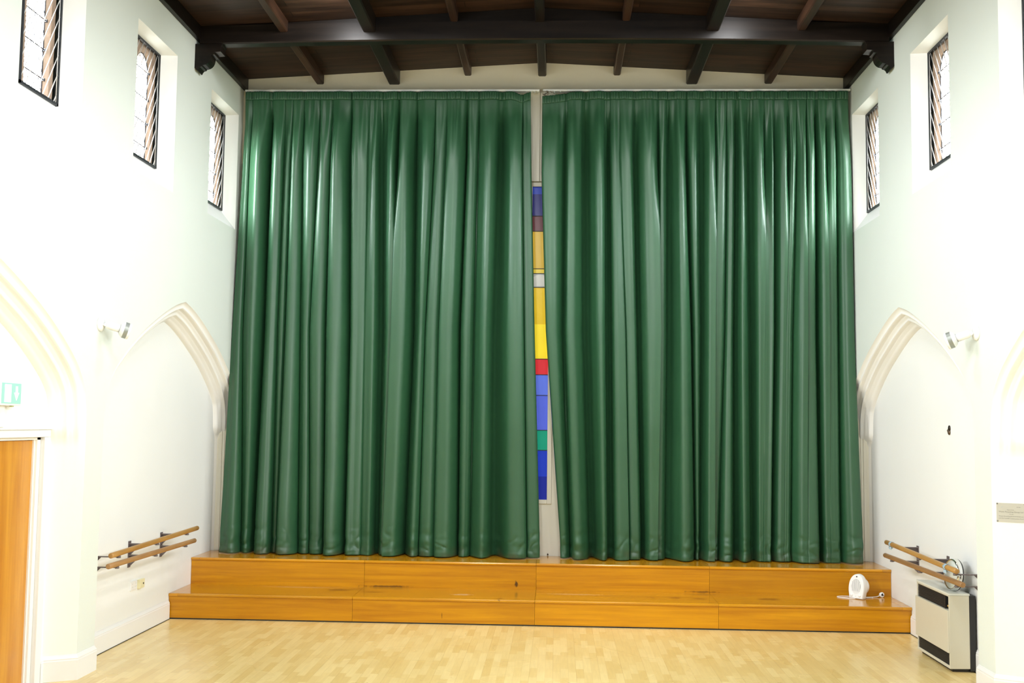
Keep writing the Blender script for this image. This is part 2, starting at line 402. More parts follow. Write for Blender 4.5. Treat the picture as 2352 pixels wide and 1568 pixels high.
for s in (-1, 1):
    mb.add([(0, YB+.2, ceil_z(0)), (s*4.1, YB+.2, ceil_z(4.1)), (s*4.1, YE-.2, ceil_z(4.1)), (0, YE-.2, ceil_z(0)),
            (0, YB+.2, 6.5), (s*4.1, YB+.2, 6.5), (s*4.1, YE-.2, 6.5), (0, YE-.2, 6.5)],
           [(0,1,2,3),(4,7,6,5),(0,4,5,1),(1,5,6,2),(2,6,7,3)])
def ceiling_mat():
    m = M['ceilwood']; t = m.node_tree; N = t.nodes; L = t.links
    b = N['Principled BSDF']
    src = b.inputs['Base Color'].links[0].from_socket
    tc = N.new('ShaderNodeTexCoord'); mp = N.new('ShaderNodeMapping'); L.new(tc.outputs['Object'], mp.inputs['Vector'])
    br = N.new('ShaderNodeTexBrick'); br.offset = .43; br.inputs['Scale'].default_value = 1; br.inputs['Brick Width'].default_value = 1.73; br.inputs['Row Height'].default_value = .135
    br.inputs['Mortar Size'].default_value = .004; br.inputs['Color1'].default_value = (.62, .62, .62, 1); br.inputs['Color2'].default_value = (1.15, 1.1, 1.05, 1); br.inputs['Mortar'].default_value = (.12, .12, .12, 1)
    L.new(mp.outputs['Vector'], br.inputs['Vector'])
    mx = N.new('ShaderNodeMix'); mx.data_type = 'RGBA'; mx.blend_type = 'MULTIPLY'; mx.inputs['Factor'].default_value = 1
    L.new(src, mx.inputs['A']); L.new(br.outputs['Color'], mx.inputs['B']); L.new(mx.outputs['Result'], b.inputs['Base Color'])
ceiling_mat()
struct('ceiling', mb, M['ceilwood'])
# wall plates: boards along the top of each side wall
for i, s in enumerate((-1, 1)):
    mb = MB(); mb.box((s*WX, .024, 5.868), (s*(WX-.052), YE, 6.02)); struct('trim_%d' % (i+1), mb, M['beamwood'], bevel=.006)

# ------------------------------------------------------------------ roof timbers
def tie_beam(y0, label):
    y1 = y0 + .13
    def cam(x): return .038*(1 - (x/3.3)**2)
    N_ = 24; xs = [-3.46 + 6.92*i/N_ for i in range(N_+1)]
    t = thing('tie_beam', label, 'roof beam', (0, y0, 5.82), 'dark tie beams across the hall')
    t['kind'] = 'thing'
    mb = MB(); rows = []
    ring = lambda x: [(x, y0, 5.835+cam(x)), (x, y0+.012, 5.822+cam(x)), (x, y1-.012, 5.822+cam(x)), (x, y1, 5.835+cam(x)), (x, y1, 6.015+cam(x)), (x, y0, 6.015+cam(x)), (x, y0, 5.835+cam(x))]
    mb.grid([ring(x) for x in xs], smooth=False)
    mb.add(ring(xs[0])[:-1], [(0,1,2,3,4,5)]); mb.add(ring(xs[-1])[:-1], [(5,4,3,2,1,0)])
    build('main_timber', mb, M['beamwood'], t)
    mb = MB()
    ring = lambda x: [(x, y0+.035, 6.012+cam(x)), (x, y1-.02, 6.012+cam(x)), (x, y1-.02, ceil_z(x)+.02), (x, y0+.035, ceil_z(x)+.02), (x, y0+.035, 6.012+cam(x))]
    mb.grid([ring(x) for x in xs], smooth=False)
    build('upper_fillet', mb, M['beamwood'], t)
    return t
tie_beam(-1.65, 'long dark timber tie beam spanning the hall in front of the stage curtains')
def corbel(s, y0, label):
    prof = [(3.50, 5.821), (3.50, 5.572), (3.476, 5.546), (3.467, 5.550), (3.460, 5.568), (3.446, 5.582), (3.424, 5.588), (3.420, 5.600), (3.408, 5.602), (3.388, 5.607), (3.368, 5.619),
            (3.352, 5.636), (3.341, 5.658), (3.335, 5.684), (3.333, 5.708), (3.300, 5.712), (3.298, 5.736), (3.236, 5.740), (3.232, 5.80), (3.222, 5.821)]
    mb = MB(); mb.prism(prof, lambda p: (s*p[0], y0-.01, p[1]), lambda p: (s*p[0], y0+.14, p[1]))
    o = build('timber_corbel', mb, M['beamwood'], bevel=.004)
    tag(o, label, 'corbel', 'carved corbels under the tie beam'); return o
corbel(-1, -1.65, 'carved black timber corbel under the tie beam on the left-hand wall')
corbel(1, -1.65, 'carved black timber corbel under the tie beam on the right-hand wall')
PUR = [(-2.60, .088, 5.945, 'purlinwood'), (-1.725, .128, 5.940, 'purlindark'), (-.865, .080, 6.045, 'purlinwood'), (0, .095, 6.036, 'purlindark'),
       (.865, .080, 6.045, 'purlinwood'), (1.725, .128, 5.938, 'purlindark'), (2.60, .088, 5.942, 'purlinwood')]
PN = ['slim brown rafter nearest the left-hand wall', 'thick black rafter left of the ridge', 'slim brown rafter just left of the ridge', 'black rafter running along the ridge',
      'slim brown rafter just right of the ridge', 'thick black rafter right of the ridge', 'slim brown rafter nearest the right-hand wall']
for (x, w, zb, mt), nm in zip(PUR, PN):
    for (ya, yb, wh) in ((-1.517, .024, 'between the tie beam and the cream gable'), (-5.6, -1.652, 'on the camera side of the tie beam')):
        mb = MB(); c = .012
        zt = ceil_z(abs(x)+w/2) + .006
        pr = [(x-w/2, zt), (x-w/2, zb+c), (x-w/2+c, zb), (x+w/2-c, zb), (x+w/2, zb+c), (x+w/2, zt)]
        mb.prism(pr, lambda p: (p[0], ya, p[1]), lambda p: (p[0], yb, p[1]))
        o = build('roof_rafter', mb, M[mt]); tag(o, nm + ', ' + wh, 'rafter', 'rafters running the length of the roof', 'thing')

# ------------------------------------------------------------------ clerestory windows
def lancet(yc, hw, z0, zs, za, n=9):
    """outline of a lancet with a rounded pointed head"""
    pts = [(yc+hw, z0), (yc+hw, zs)]
    for i in range(1, n):
        a = i/n*PI/2
        pts.append((yc + hw*math.cos(a)**.9, zs + (za-zs)*math.sin(a)))
    pts.append((yc, za))
    L = [(2*yc-p[0], p[1]) for p in reversed(pts[:-1])]
    return pts + L
def window(n, s, k):
    yc = WIN0 - WSTEP*k; y0, y1, z0, z1 = yc-FH, yc+FH, FZ0, FZ1
    root = struct_root('window_%d' % n, (s*3.605, yc, z0))
    X = lambda d: s*d
    mb = MB(); w = .020
    for a, b in (((y0, z0), (y1, z0+w)), ((y0, z1-w), (y1, z1)), ((y0, z0), (y0+w, z1)), ((y1-w, z0), (y1, z1))):
        mb.box((X(3.592), a[0], a[1]), (X(3.618), b[0], b[1]))
    build('guard_frame', mb, M['iron'], root)
    # guard wires: one slanting set, rising toward the stage, each fixed to the frame
    mb = MB(); sl = 1.75; step = .15
    c = z0 - sl*.6
    while c < z1:
        ya = max(y0+w/2, y0 + (z0+w/2-c)/sl); yb = min(y1-w/2, y0 + (z1-w/2-c)/sl)
        if yb - ya > .03:
            mb.tube([(X(3.603), ya, c+sl*(ya-y0)), (X(3.603), yb, c+sl*(yb-y0))], .0038, 6)
        c += step
    mb.tube([(X(3.600), y1-.030, z0+.02), (X(3.600), y1-.030, z1-.02)], .0035, 6)
    build('guard_wire', mb, M['wire'], root)
    # stone surround with a chamfered lancet opening and a dark gap beside the frame
    oc = yc; XS, XG, XO = 3.624, 3.652, 3.735
    fo = lancet(oc, .185, z0-.03, 5.235, 5.435); fi = lancet(oc, .140, z0-.03, 5.215, 5.385)
    mb = MB()
    mb.poly([[(y0-.02, z0-.03), (oc-.185, z0-.03)] + list(reversed(fo))[1:-1] + [(oc+.185, z0-.03), (y1-.045, z0-.03), (y1-.045, z1+.03), (y0-.02, z1+.03)]], lambda p: (X(XS), p[0], p[1]))
    mb.grid([[(X(XS), p[0], p[1]) for p in fo], [(X(XG), q[0], q[1]) for q in fi]], smooth=False)
    fe = [(yc + (p[0]-yc)*1.9, z0 - .03 + (p[1]-z0+.03)*1.02) for p in fi]
    mb.grid([[(X(XG), q[0], q[1]) for q in fi], [(X(XO+.002), q[0], q[1]) for q in fe]], smooth=False)
    mb.add([(X(XS), y1-.045, z0-.03), (X(XO), y1-.045, z0-.03), (X(XO), y1-.045, z1+.03), (X(XS), y1-.045, z1+.03)], [(0,1,2,3)])
    mb.poly([[(y0-.06, z0-.08), (fe[-1][0], z0-.08)] + list(reversed(fe)) + [(fe[0][0], z0-.08), (y1+.06, z0-.08), (y1+.06, z1+.08), (y0-.06, z1+.08)]], lambda p: (X(XO+.002), p[0], p[1]))
    mb.box((X(XS-.006), y0-.02, z0-.06), (X(XO), y1+.02, z0))
    build('stone_surround', mb, M['stone'], root, recalc=False)
    mb = MB(); mb.poly([fi], lambda p: (X(XG+.006), p[0], p[1])); g = build('leaded_glass', mb, M['glass'], root, recalc=False)
    # diamond cames clipped to the opening
    def top(y):
        a = abs(y-oc)/.14
        if a >= 1: return None
        return 5.215 + .170*math.sqrt(max(0, 1-a**2.2))
    mb = MB(); sl = 1.7; st = .15
    for sg in (1, -1):
        c = z0 - 1.2
        while c < z1 + 1.2:
            pts = []
            for i in range(25):
                y = oc - .138 + .276*i/24; z = c + sg*sl*(y-oc)
                tp = top(y)
                if tp and z0 < z < tp: pts.append((X(XG+.004), y, z))
            if len(pts) > 1: mb.tube([pts[0], pts[-1]], .0026, 4)
            c += st
    rim = [(X(XG+.003), p[0], p[1]) for p in fi]; mb.tube(rim, .006, 5)
    build('lead_lattice', mb, M['lead'], g)
    for z in (4.53, 4.755, 4.98, 5.235):
        mb = MB(); mb.tube([(X(3.645), oc-.15, z), (X(3.645), oc+.15, z)], .005, 6)
        mb.box((X(3.636), oc+.135, z-.010), (X(3.652), oc+.155, z+.010))
        build('saddle_bar', mb, M['lead'], root)
    return root
for k in range(NW):
    window(k+1 if k < 3 else k+5, -1, k); window(k+4 if k < 3 else k+9, 1, k)

# ------------------------------------------------------------------ stained glass strip between the curtains
root = struct_root('window_7', (0, YB, 1.16))
mb = MB()
for a, b in (((-.150, 1.115), (-.098, 4.79)), ((.098, 1.115), (.150, 4.79)), ((-.0979, 4.742), (.0979, 4.79)), ((-.0979, 1.115), (.0979, 1.163))):
    mb.box((a[0], YB-.018, a[1]), (b[0], YB+.008, b[1]))
build('window_frame', mb, M['backpaint'], root, bevel=.006)
PAN = [(4.745, 4.66, (.010, .035, .30)), (4.66, 4.404, (.002, .004, .11)), (4.404, 4.226, (.075, .004, .006)), (4.226, 3.79, (.52, .33, .004)), (3.79, 3.735, (.62, .46, .02)),
       (3.735, 3.575, (.33, .34, .31)), (3.575, 3.15, (.68, .46, .004)), (3.15, 2.752, (.86, .66, .02)), (2.752, 2.572, (.62, .025, .035)), (2.572, 2.337, (.10, .16, .66)), (2.337, 1.942, (.08, .12, .60)),
       (1.942, 1.715, (.006, .27, .17)), (1.715, 1.42, (.012, .04, .44)), (1.42, 1.16, (.008, .02, .26))]
for i, (za, zb, col) in enumerate(PAN):
    mb = MB(); mb.box((-.099, YB+.026, zb), (.099, YB+.034, za))
    build('coloured_pane', mb, stained('coloured glass %d' % i, col, .42), root)
mb = MB()
op = [(-.095, 3.59), (.095, 3.59), (.095, 3.66)] + [(.095*math.cos(a*PI/12) if a < 6 else .095*math.cos(a*PI/12), 3.66 + .062*math.sin(a*PI/12)) for a in range(1, 12)] + [(-.095, 3.66)]
mb.prism(op, lambda p: (p[0], YB+.022, p[1]), lambda p: (p[0], YB+.0255, p[1]))
build('arched_pane', mb, stained('opal white glass', (.70, .70, .64), .2), root)
for z in (4.404, 4.226, 3.79, 3.735, 3.575, 2.752, 2.572, 2.337, 1.942, 1.715):
    mb = MB(); mb.box((-.099, YB+.018, z-.004), (.099, YB+.036, z+.004)); build('came_bar', mb, M['lead'], root)
# cover board above the strip, with its joint
mb = MB(); mb.box((-.16, .0, 4.795), (-.02, YB, 5.84)); mb.box((-.0165, .0, 4.795), (.035, YB, 5.84)); mb.box((.0385, .0, 4.795), (.16, YB, 5.84))
struct('trim_3', mb, M['backpaint'], bevel=.003)
for i, s in enumerate((-1, 1)):
    mb = MB(); mb.box((s*3.628, YB-.014, H2), (s*3.668, YB, 2.35)); mb.box((s*3.60, YB-.007, H2), (s*3.628, YB, 2.40))
    struct('trim_%d' % (4+i), mb, M['backpaint'], bevel=.003)

# ------------------------------------------------------------------ stage steps: eight units
XJ = [-3.713, -1.835, 0.0, 1.825, 3.713]
UL = ['against the left-hand wall', 'left of the middle joint', 'right of the middle joint', 'against the right-hand wall']
for lv, (yf, yb, zb, zt, nm) in enumerate(((-1.268, -.60, .012, H1, 'lower'), (-.628, .030, H1, H2, 'upper'))):
    for i in range(4):
        x0, x1 = XJ[i]+.0012, XJ[i+1]-.0012
        extra = ' beneath the fan heater' if (lv == 0 and i == 3) else ''
        t = thing('step_unit', nm + ' varnished orange plywood step unit ' + UL[i] + extra, 'step', ((x0+x1)/2, yf, 0 if lv == 0 else H1), 'wooden step units in front of the curtains')
        mb = MB(); a, b = x0, x1
        if i == 0: a = x0 + .092
        if i == 3: b = x1 - .092
        th = .030
        def board(a, b):
            q = MB()
            pr = [(yf+.010, zt), (yf+.003, zt-.003), (yf, zt-.010), (yf, zt-th+.010), (yf+.003, zt-th+.003), (yf+.010, zt-th), (yb, zt-th), (yb, zt)]
            q.prism(pr, lambda p: (a, p[0], p[1]), lambda p: (b, p[0], p[1])); return q
        build('tread', board(a, b), M['tread'], t)
        if i == 0: build('end_strip', board(x0, a-.0016), M['tread'], t)
        if i == 3: build('end_strip', board(b+.0016, x1), M['tread'], t)
        mb = MB(); yr = yf + .016
        mb.box((x0, yr, zb), (x1, yr+.02, zt-th))
        mb.box((x0, yr+.02, zb), (x0+.02, yb, zt-th)); mb.box((x1-.02, yr+.02, zb), (x1, yb, zt-th))
        build('riser', mb, M['riser'], t)
        if lv == 0:
            mb = MB(); mb.box((x0, yr-.003, 0), (x1, yr+.02, .012)); build('base_strip', mb, M['black'], t)

# ------------------------------------------------------------------ curtains
ZK = (4.8426, 3.041, .8944)
def interp(v, z):
    z0, z1, z2 = ZK
    if z >= z1:
        t = (z-z1)/(z0-z1); t = min(t, 1.12)
        return v[1] + (v[0]-v[1])*t
    t = (z1-z)/(z1-z2); t = min(t, 1.1)
    return v[1] + (v[2]-v[1])*t
# folds: x of each valley at three heights, and how deep it is (1 full, 0 none; 's' fades out downward)
LV = [((-3.348,-3.362,-3.323), .55), ((-3.125,-3.141,-3.184), 1), ((-2.963,-2.981,-2.977), .45), ((-2.872,-2.881,-2.903), .6), ((-2.74,-2.721,-2.686), .6), ((-2.564,-2.601,-2.548), .55),
      ((-2.412,-2.416,-2.386), .6), ((-2.181,-2.143,-2.145), 1), ((-1.979,-1.969,-1.959), .3), ((-1.824,-1.79,-1.793), 1), ((-1.64,-1.66,-1.70), 's'), ((-1.433,-1.428,-1.48), .95), ((-1.228,-1.285,-1.309), .45),
      ((-1.083,-1.127,-1.138), .4), ((-.858,-.9,-.885), .85), ((-.719,-.737,-.744), .7), ((-.455,-.491,-.477), 1), ((-.212,-.172,-.119), .3)]
RV = [((.274,.269,.359), .7), ((.501,.523,.6), 1), ((.758,.777,.802), .9), ((.9,.962,1.008), .25), ((1.063,1.107,1.157), .95), ((1.333,1.355,1.325), 's'), ((1.446,1.438,1.425), 1),
      ((1.652,1.709,1.74), .8), ((1.808,1.82,1.802), .9), ((1.975,1.96,1.945), 's'), ((2.097,2.071,2.003), .6), ((2.209,2.187,2.188), 1), ((2.365,2.38,2.388), 1), ((2.526,2.505,2.478), 's'),
      ((2.637,2.63,2.583), .9), ((2.793,2.746,2.706), 's'), ((2.88,2.827,2.791), .6), ((2.992,2.971,2.943), 's'), ((3.103,3.091,3.108), 1), ((3.22,3.215,3.203), 's'), ((3.331,3.326,3.325), .7)]
def smooth(a, b, x):
    t = min(1, max(0, (x-a)/(b-a))); return t*t*(3-2*t)
CY = -.078
def curtain(name, label, folds, e0, e1, etop, zsag, seed):
    t = thing(name, label, 'curtain', ((e0[2]+e1[2])/2, CY, H2), 'green stage curtains')
    K = 26
    V = [(e0, .35)] + folds + [(e1, .35)]
    nf = len(V)-1
    ZTOP, ZHEAD = 5.803, 5.715
    zs = []
    z = .543
    while z < ZHEAD:
        zs.append(z); z += .012 if z < .95 else (.022 if z > 5.35 else .05)
    zs.append(ZHEAD)
    rnd = random.Random(seed)
    amp = [rnd.uniform(.8, 1.15) for _ in range(nf)]; pw = [rnd.uniform(.38, .75) for _ in range(nf)]; asym = [rnd.uniform(-.15, .15) for _ in range(nf)]; skew = [math.exp(rnd.uniform(-.6, .6)) for _ in range(nf)]; rip = [(rnd.uniform(.04, .16), rnd.uniform(.25, .75), rnd.uniform(.10, .2)) for _ in range(nf)]
    gap = [rnd.uniform(.3, 1.9) for _ in range(nf+1)]
    def point(j, k, z):
        """column k of fold j at height z"""
        xa = interp(V[j][0], z); xb = interp(V[j+1][0], z)
        if j == 0 and z > ZK[0]: xa = V[j][0][0] + (etop[0]-V[j][0][0])*(z-ZK[0])/(5.8-ZK[0])
        if j == nf-1 and z > ZK[0]: xb = V[-1][0][0] + (etop[1]-V[-1][0][0])*(z-ZK[0])/(5.8-ZK[0])
        w = xb - xa; tt = k/K
        x = xa + w*(tt + asym[j]*math.sin(PI*tt)**2*.5)
        up = smooth(4.9, 5.70, z)
        A = min(.22, max(.06, 1.05*w))*amp[j]*(1-.62*up)*(1 + .12*smooth(1.6, .6, z))
        def dep(q):
            d = V[q][1]
            if d == 's': d = .05 + .75*smooth(3.9, 5.0, z)
            return d
        da, db = dep(j), dep(j+1)
        base = 1 - (da + (db-da)*(tt*tt*(3-2*tt)))
        ma, mg = .19*max(0, da-.45)*gap[j], .19*max(0, db-.45)*gap[j+1]
        tq = min(1, max(0, (tt-ma)/(1-ma-mg)))
        b = math.sin(PI*tq**skew[j])**pw[j]
        gv = min(.5, .050/A)
        if tt < ma: b = -gv*(1-tt/ma)
        elif tt > 1-mg: b = -gv*(1-(1-tt)/mg)
        rp = rip[j]; b -= rp[0]*math.exp(-((tt-rp[1])/rp[2])**2)*smooth(.16, .06, A)*.6 + rp[0]*math.exp(-((tt-rp[1])/rp[2])**2)*.8
        y = CY - A*(base + (1-base)*b)
        u = j + tt
        # fine gathers below the heading, fading downward
        g = smooth(4.85, 5.68, z)
        y += .011*g*math.sin(2*PI*(x*10.5 + 1.3*noise.noise(Vector((x*2.2, seed, 0)))))*(1 + .5*noise.noise(Vector((x*3, seed, 5))))
        y += (.35*y + .65*(CY-.07) - y)*smooth(5.40, 5.70, z)
        x += .006*g*noise.noise(Vector((x*7, z*1.2, seed)))
        # soft drape variation
        y += .010*noise.noise(Vector((x*2.3, z*.5, seed+9)))*(1-g)
        y += .0035*noise.noise(Vector((x*9, z*1.1, seed+4)))
        # creases where the hem breaks on the stage
        h = smooth(.95, .62, z)
        y -= .004*smooth(.612, .606, z)
        fl = noise.noise(Vector((x*2.7, seed*2.1, 3)))
        y += -.018*math.exp(-((z-.70-.05*fl)/.05)**2)*max(0, fl) + .018*math.exp(-((z-.78-.08*fl)/.035)**2)*max(0, fl)
        nn = noise.noise(Vector((x*4.5+.6*z, z*9, seed+2)))
        y += .010*h*max(0, 1-5*abs(noise.noise(Vector((x*5.5+1.5*z, z*7-x*2, seed+21)))))*smooth(.56, .62, z)
        y += -.010*h*abs(nn) + .006*h*noise.noise(Vector((x*11, z*16, seed)))
        x += .008*h*noise.noise(Vector((x*5, z*8, seed+3)))
        return Vector((x, min(y, -.006), z))
    rows = []
    for z in zs:
        row = []
        for j in range(nf):
            for k in range(K if j < nf-1 else K+1):
                p = point(j, k, z)
                if z > 5.5: p.z -= zsag(p.x)*smooth(5.4, 5.8, z)
                if z < .60: p.z += .006*(1+noise.noise(Vector((p.x*3, 0, seed+7))))*(1-smooth(.543, .60, z)) - .002
                row.append(p)
        rows.append(row)
    mb = MB(); mb.grid(rows)
    d = build('drape', mb, M['curtain'], t, recalc=False, solid=.003)
    d.data.set_sharp_from_angle(angle=math.radians(42))
    # gathered heading tape: pencil pleats
    base = rows[-1]; mb = MB(); rr = []
    x0, x1 = base[0].x, base[-1].x
    n = int((x1-x0)/.0045)
    import bisect
    bx = [p.x for p in base]; order = sorted(range(len(base)), key=lambda i: bx[i]); sx = [bx[i] for i in order]; sy = [base[i].y for i in order]
    for zz, kk in ((ZHEAD-.004, .35), (ZHEAD+.006, 1), (ZHEAD+.03, 1), (ZHEAD+.06, 1), (ZTOP-.012, 1), (ZTOP, .9)):
        row = []
        for i in range(n+1):
            x = x0 + (x1-x0)*i/n
            q = min(max(bisect.bisect(sx, x), 1), len(sx)-1)
            f = (x-sx[q-1])/max(1e-6, sx[q]-sx[q-1]); y = sy[q-1] + (sy[q]-sy[q-1])*min(1, max(0, f))
            ph = x/.030 + .55*noise.noise(Vector((x*5, seed, 2)))
            y += -.011*kk*abs(math.sin(PI*ph)) - .002
            sc = .006*math.sin(x*9+seed)*noise.noise(Vector((x*1.3, seed, 1)))
            row.append(Vector((x, y, zz - zsag(x) + sc*(zz > ZHEAD+.04))))
        rr.append(row)
    mb.grid(rr)
    build('heading_tape', mb, M['curtain'], t, recalc=False, solid=.003)
    return t
curtain('stage_curtain', 'long dark green pleated curtain hanging to the left of the stained glass strip', LV, (-3.439,-3.492,-3.533), (-.108,-.054,.021), (-3.429, -.128),
        lambda x: .040*math.exp(-((x+.235)/.07)**2), 3)
curtain('stage_curtain', 'long dark green pleated curtain hanging to the right of the stained glass strip', RV, (.006,.073,.239), (3.481,3.488,3.538), (.007, 3.458),
        lambda x: .055*smooth(.45, .02, x), 11)
# rails
for s, (xa, xb), lb in ((-1, (-3.44, -.026), 'white curtain rail carrying the left-hand green curtain'), (1, (.012, 3.49), 'white curtain rail carrying the right-hand green curtain')):
    t = thing('curtain_rail', lb, 'curtain rail', ((xa+xb)/2, -.11, 5.81), 'white curtain rails')
    mb = MB(); mb.box((xa, -.130, 5.813), (xb, -.100, 5.835)); mb.box((xa, -.100, 5.829), (xb, 0, 5.835)); build('track', mb, M['plastic'], t, bevel=.004)
    gx = [xb-.02, xb-.06, xb-.10, xb-.15] if s < 0 else [xa+.03, xa+.07, xa+.13, xa+.2]
    for x in gx:
        mb = MB(); mb.tube([(x, -.115, 5.815), (x+.006, -.115, 5.803), (x, -.118, 5.790), (x-.006, -.116, 5.782)], .0025, 6); mb.box((x-.006, -.122, 5.805), (x+.006, -.108, 5.815))
        build('glider', mb, M['plasticgrey'], t)
mb = MB(); rnd = random.Random(4)
for i in range(9):
    p = Vector((.05+rnd.uniform(-.03, .05), -.15, 5.79+rnd.uniform(-.02, .015))); pts = []
    for k in range(8):
        p = p + Vector((rnd.uniform(-.022, .024), rnd.uniform(-.006, .006), rnd.uniform(-.014, .013))); p.z = min(max(p.z, 5.745), 5.808); p.x = min(max(p.x, .012), .19); pts.append(p.copy())
    mb.tube(pts, .0022, 5)
tag(build('cord_tangle', mb, M['cordbrown']), 'small brown tangle of cord at the inner end of the right-hand curtain rail', 'cord')

# ------------------------------------------------------------------ skirting boards
def skirting(name, plan):
    prof = [(0, 0), (.020, 0), (.020, .150), (.017, .158), (.018, .166), (.012, .176), (.006, .186), (.004, .192), (0, .194)]
    mb = MB(); rows = []
    P = [Vector(p) for p in plan]
    for i, p in enumerate(P):
        d0 = (P[i]-P[i-1]).normalized() if i else (P[1]-P[0]).normalized()
        d1 = (P[i+1]-P[i]).normalized() if i < len(P)-1 else d0
        def nrm(d):
            n = Vector((-d.y, d.x)); return n
        n0, n1 = nrm(d0), nrm(d1); m = (n0+n1); m = m/(m.length_squared/2) if m.length > 1e-6 else n0
        sgn = SG
        rows.append([(p.x + sgn*m.x*o, p.y + sgn*m.y*o, z) for o, z in prof])
    mb.grid(rows, smooth=False)
    struct(name, mb, M['trimwhite'])
J = .12
for s, side in ((-1, 'left'), (1, 'right')):
    SG = -s if False else (1 if s < 0 else -1)
    near = [(s*WX, -3.80), (s*3.70, -3.80-J), (s*RX, -3.80-J-.001)]
    end = -3.975 if s < 0 else -7.3
    plan = [(s*RX, -1.27), (s*RX, -3.485+J), (s*WX, -3.485), (s*WX, -3.80), (s*RX, -3.80-J), (s*RX, end)]
    skirting('baseboard_' + side, plan)
    mb = MB()
    e = [(s*(abs(x)-.002*0 - .023), y) for x, y in plan]
    for (x0, y0), (x1, y1) in zip(e[:2], e[1:2]):
        mb.box((x0, y0, 0), (s*RX, y1, .006))
    struct('trim_%d' % (6 + (s > 0)), mb, M['black'])

# ------------------------------------------------------------------ door under the exit sign
door = struct_root('door_1', (-RX, -4.62, 0))
mb = MB(); mb.box((-3.795, -5.12, .008), (-3.755, -4.135, 1.845)); build('door_leaf', mb, M['door'], door, bevel=.003)
mb = MB()
mb.box((-3.80, -4.130, 0), (-3.725, -4.078, 1.866)); mb.box((-3.80, -5.17, 0), (-3.725, -5.125, 1.866)); mb.box((-3.80, -5.17, 1.849), (-3.725, -4.078, 1.866))
mb.box((-3.755, -4.146, 0), (-3.742, -4.130, 1.866)); mb.box((-3.84, -5.2, -.05), (-3.80, -4.05, 1.92))
build('door_jamb', mb, M['moulding'], door)
mb = MB()
for a, b in (((-4.075, 0), (-3.985, 1.8675)), ((-5.26, 0), (-5.17, 1.8675)), ((-5.26, 1.868), (-3.985, 1.9245))):
    mb.box((-3.735, a[0], a[1]), (-3.690, b[0], b[1]))
mb.box((-3.735, -5.27, 1.925), (-3.680, -3.975, 1.945))
build('architrave', mb, M['trimwhite'], door, bevel=.006)

# ------------------------------------------------------------------ exit sign
t = thing('exit_sign', 'lit green and white emergency exit sign above the orange door', 'exit sign', (-3.69, -4.70, 2.09))
XF = -3.635
mb = MB(); mb.box((-3.715, -4.865, 2.098), (XF, -4.575, 2.268)); build('housing', mb, M['plastic'], t, bevel=.006)
mb = MB(); mb.box((XF-.001, -4.852, 2.112), (XF+.003, -4.588, 2.256)); f = build('sign_face', mb, emitter('lit green exit panel', (.26, .70, .42), .45), t)
mb = MB(); mb.box((XF+.003, -4.815, 2.122), (XF+.0045, -4.728, 2.246))
yc = -4.652
mb.prism([(yc-.014, 2.235), (yc+.014, 2.235), (yc+.014, 2.190), (yc+.034, 2.190), (yc, 2.135), (yc-.034, 2.190), (yc-.014, 2.190)], lambda p: (XF+.003, p[0], p[1]), lambda p: (XF+.0045, p[0], p[1]))
build('door_and_arrow_symbol', mb, emitter('lit white symbol', (.9, 1, .95), .8), f)
mb = MB(); mb.box((-3.715, -4.80, 1.945), (-3.675, -4.72, 2.098)); build('cable_cover', mb, M['plastic'], t, bevel=.004)
mb = MB(); mb.tube([(-3.66, -4.66, 2.098), (-3.66, -4.66, 2.09)], .014, 12); build('test_lens', mb, plain('green-tinted lens', (.45, .5, .2), .2), t)

# ------------------------------------------------------------------ wall spotlights
def spotlight(s, y, z, axis, label):
    t = thing('wall_spotlight', label, 'spotlight', (s*WX, y, z), 'white wall spotlights')
    X = lambda d: s*(WX-d)
    mb = MB(); mb.lathe([(0, 0), (.058, 0), (.058, .012), (.050, .024), (.020, .030), (0, .030)], (X(0), y, z+.005), (-s, 0, 0), 28); build('wall_plate', mb, M['plastic'], t)
    mb = MB(); mb.tube([(X(.028), y, z), (X(.055), y+.004, z+.002)], .013, 12); mb.tube([(X(.055), y-.012, z+.002), (X(.055), y+.022, z+.002)], .016, 12)
    build('swivel_arm', mb, M['plastic'], t)
    ax = Vector((-s*axis[0], axis[1], axis[2])).normalized(); p = Vector((X(.052), y+.004, z+.004))
    mb = MB(); mb.lathe([(0, 0), (.025, .002), (.031, .012), (.033, .022), (.033, .112), (0, .112)], p, ax, 24); build('lamp_holder', mb, M['plastic'], t)
    q = p + ax*.108
    mb = MB(); mb.lathe([(.036, 0), (.048, .008), (.066, .028), (.0665, .030)], q, ax, 32); h = build('reflector_cup', mb, M['plastic'], t)
    mb = MB(); mb.lathe([(.0665, .030), (.0668, .062)], q, ax, 32); build('grey_band', mb, M['band'], h)
    mb = MB(); mb.lathe([(.0668, .062), (.068, .066), (.067, .076), (.060, .081), (.03, .086), (0, .087)], q, ax, 32); build('lamp_glass', mb, M['plastic'], h)
    return t
spotlight(-1, -3.63, 2.772, (.84, .46, -.27), 'white spotlight on the left-hand pier between the door arch and the stage')
spotlight(1, -3.59, 2.762, (.84, .42, -.33), 'white spotlight on the right-hand pier above the steel plaque')

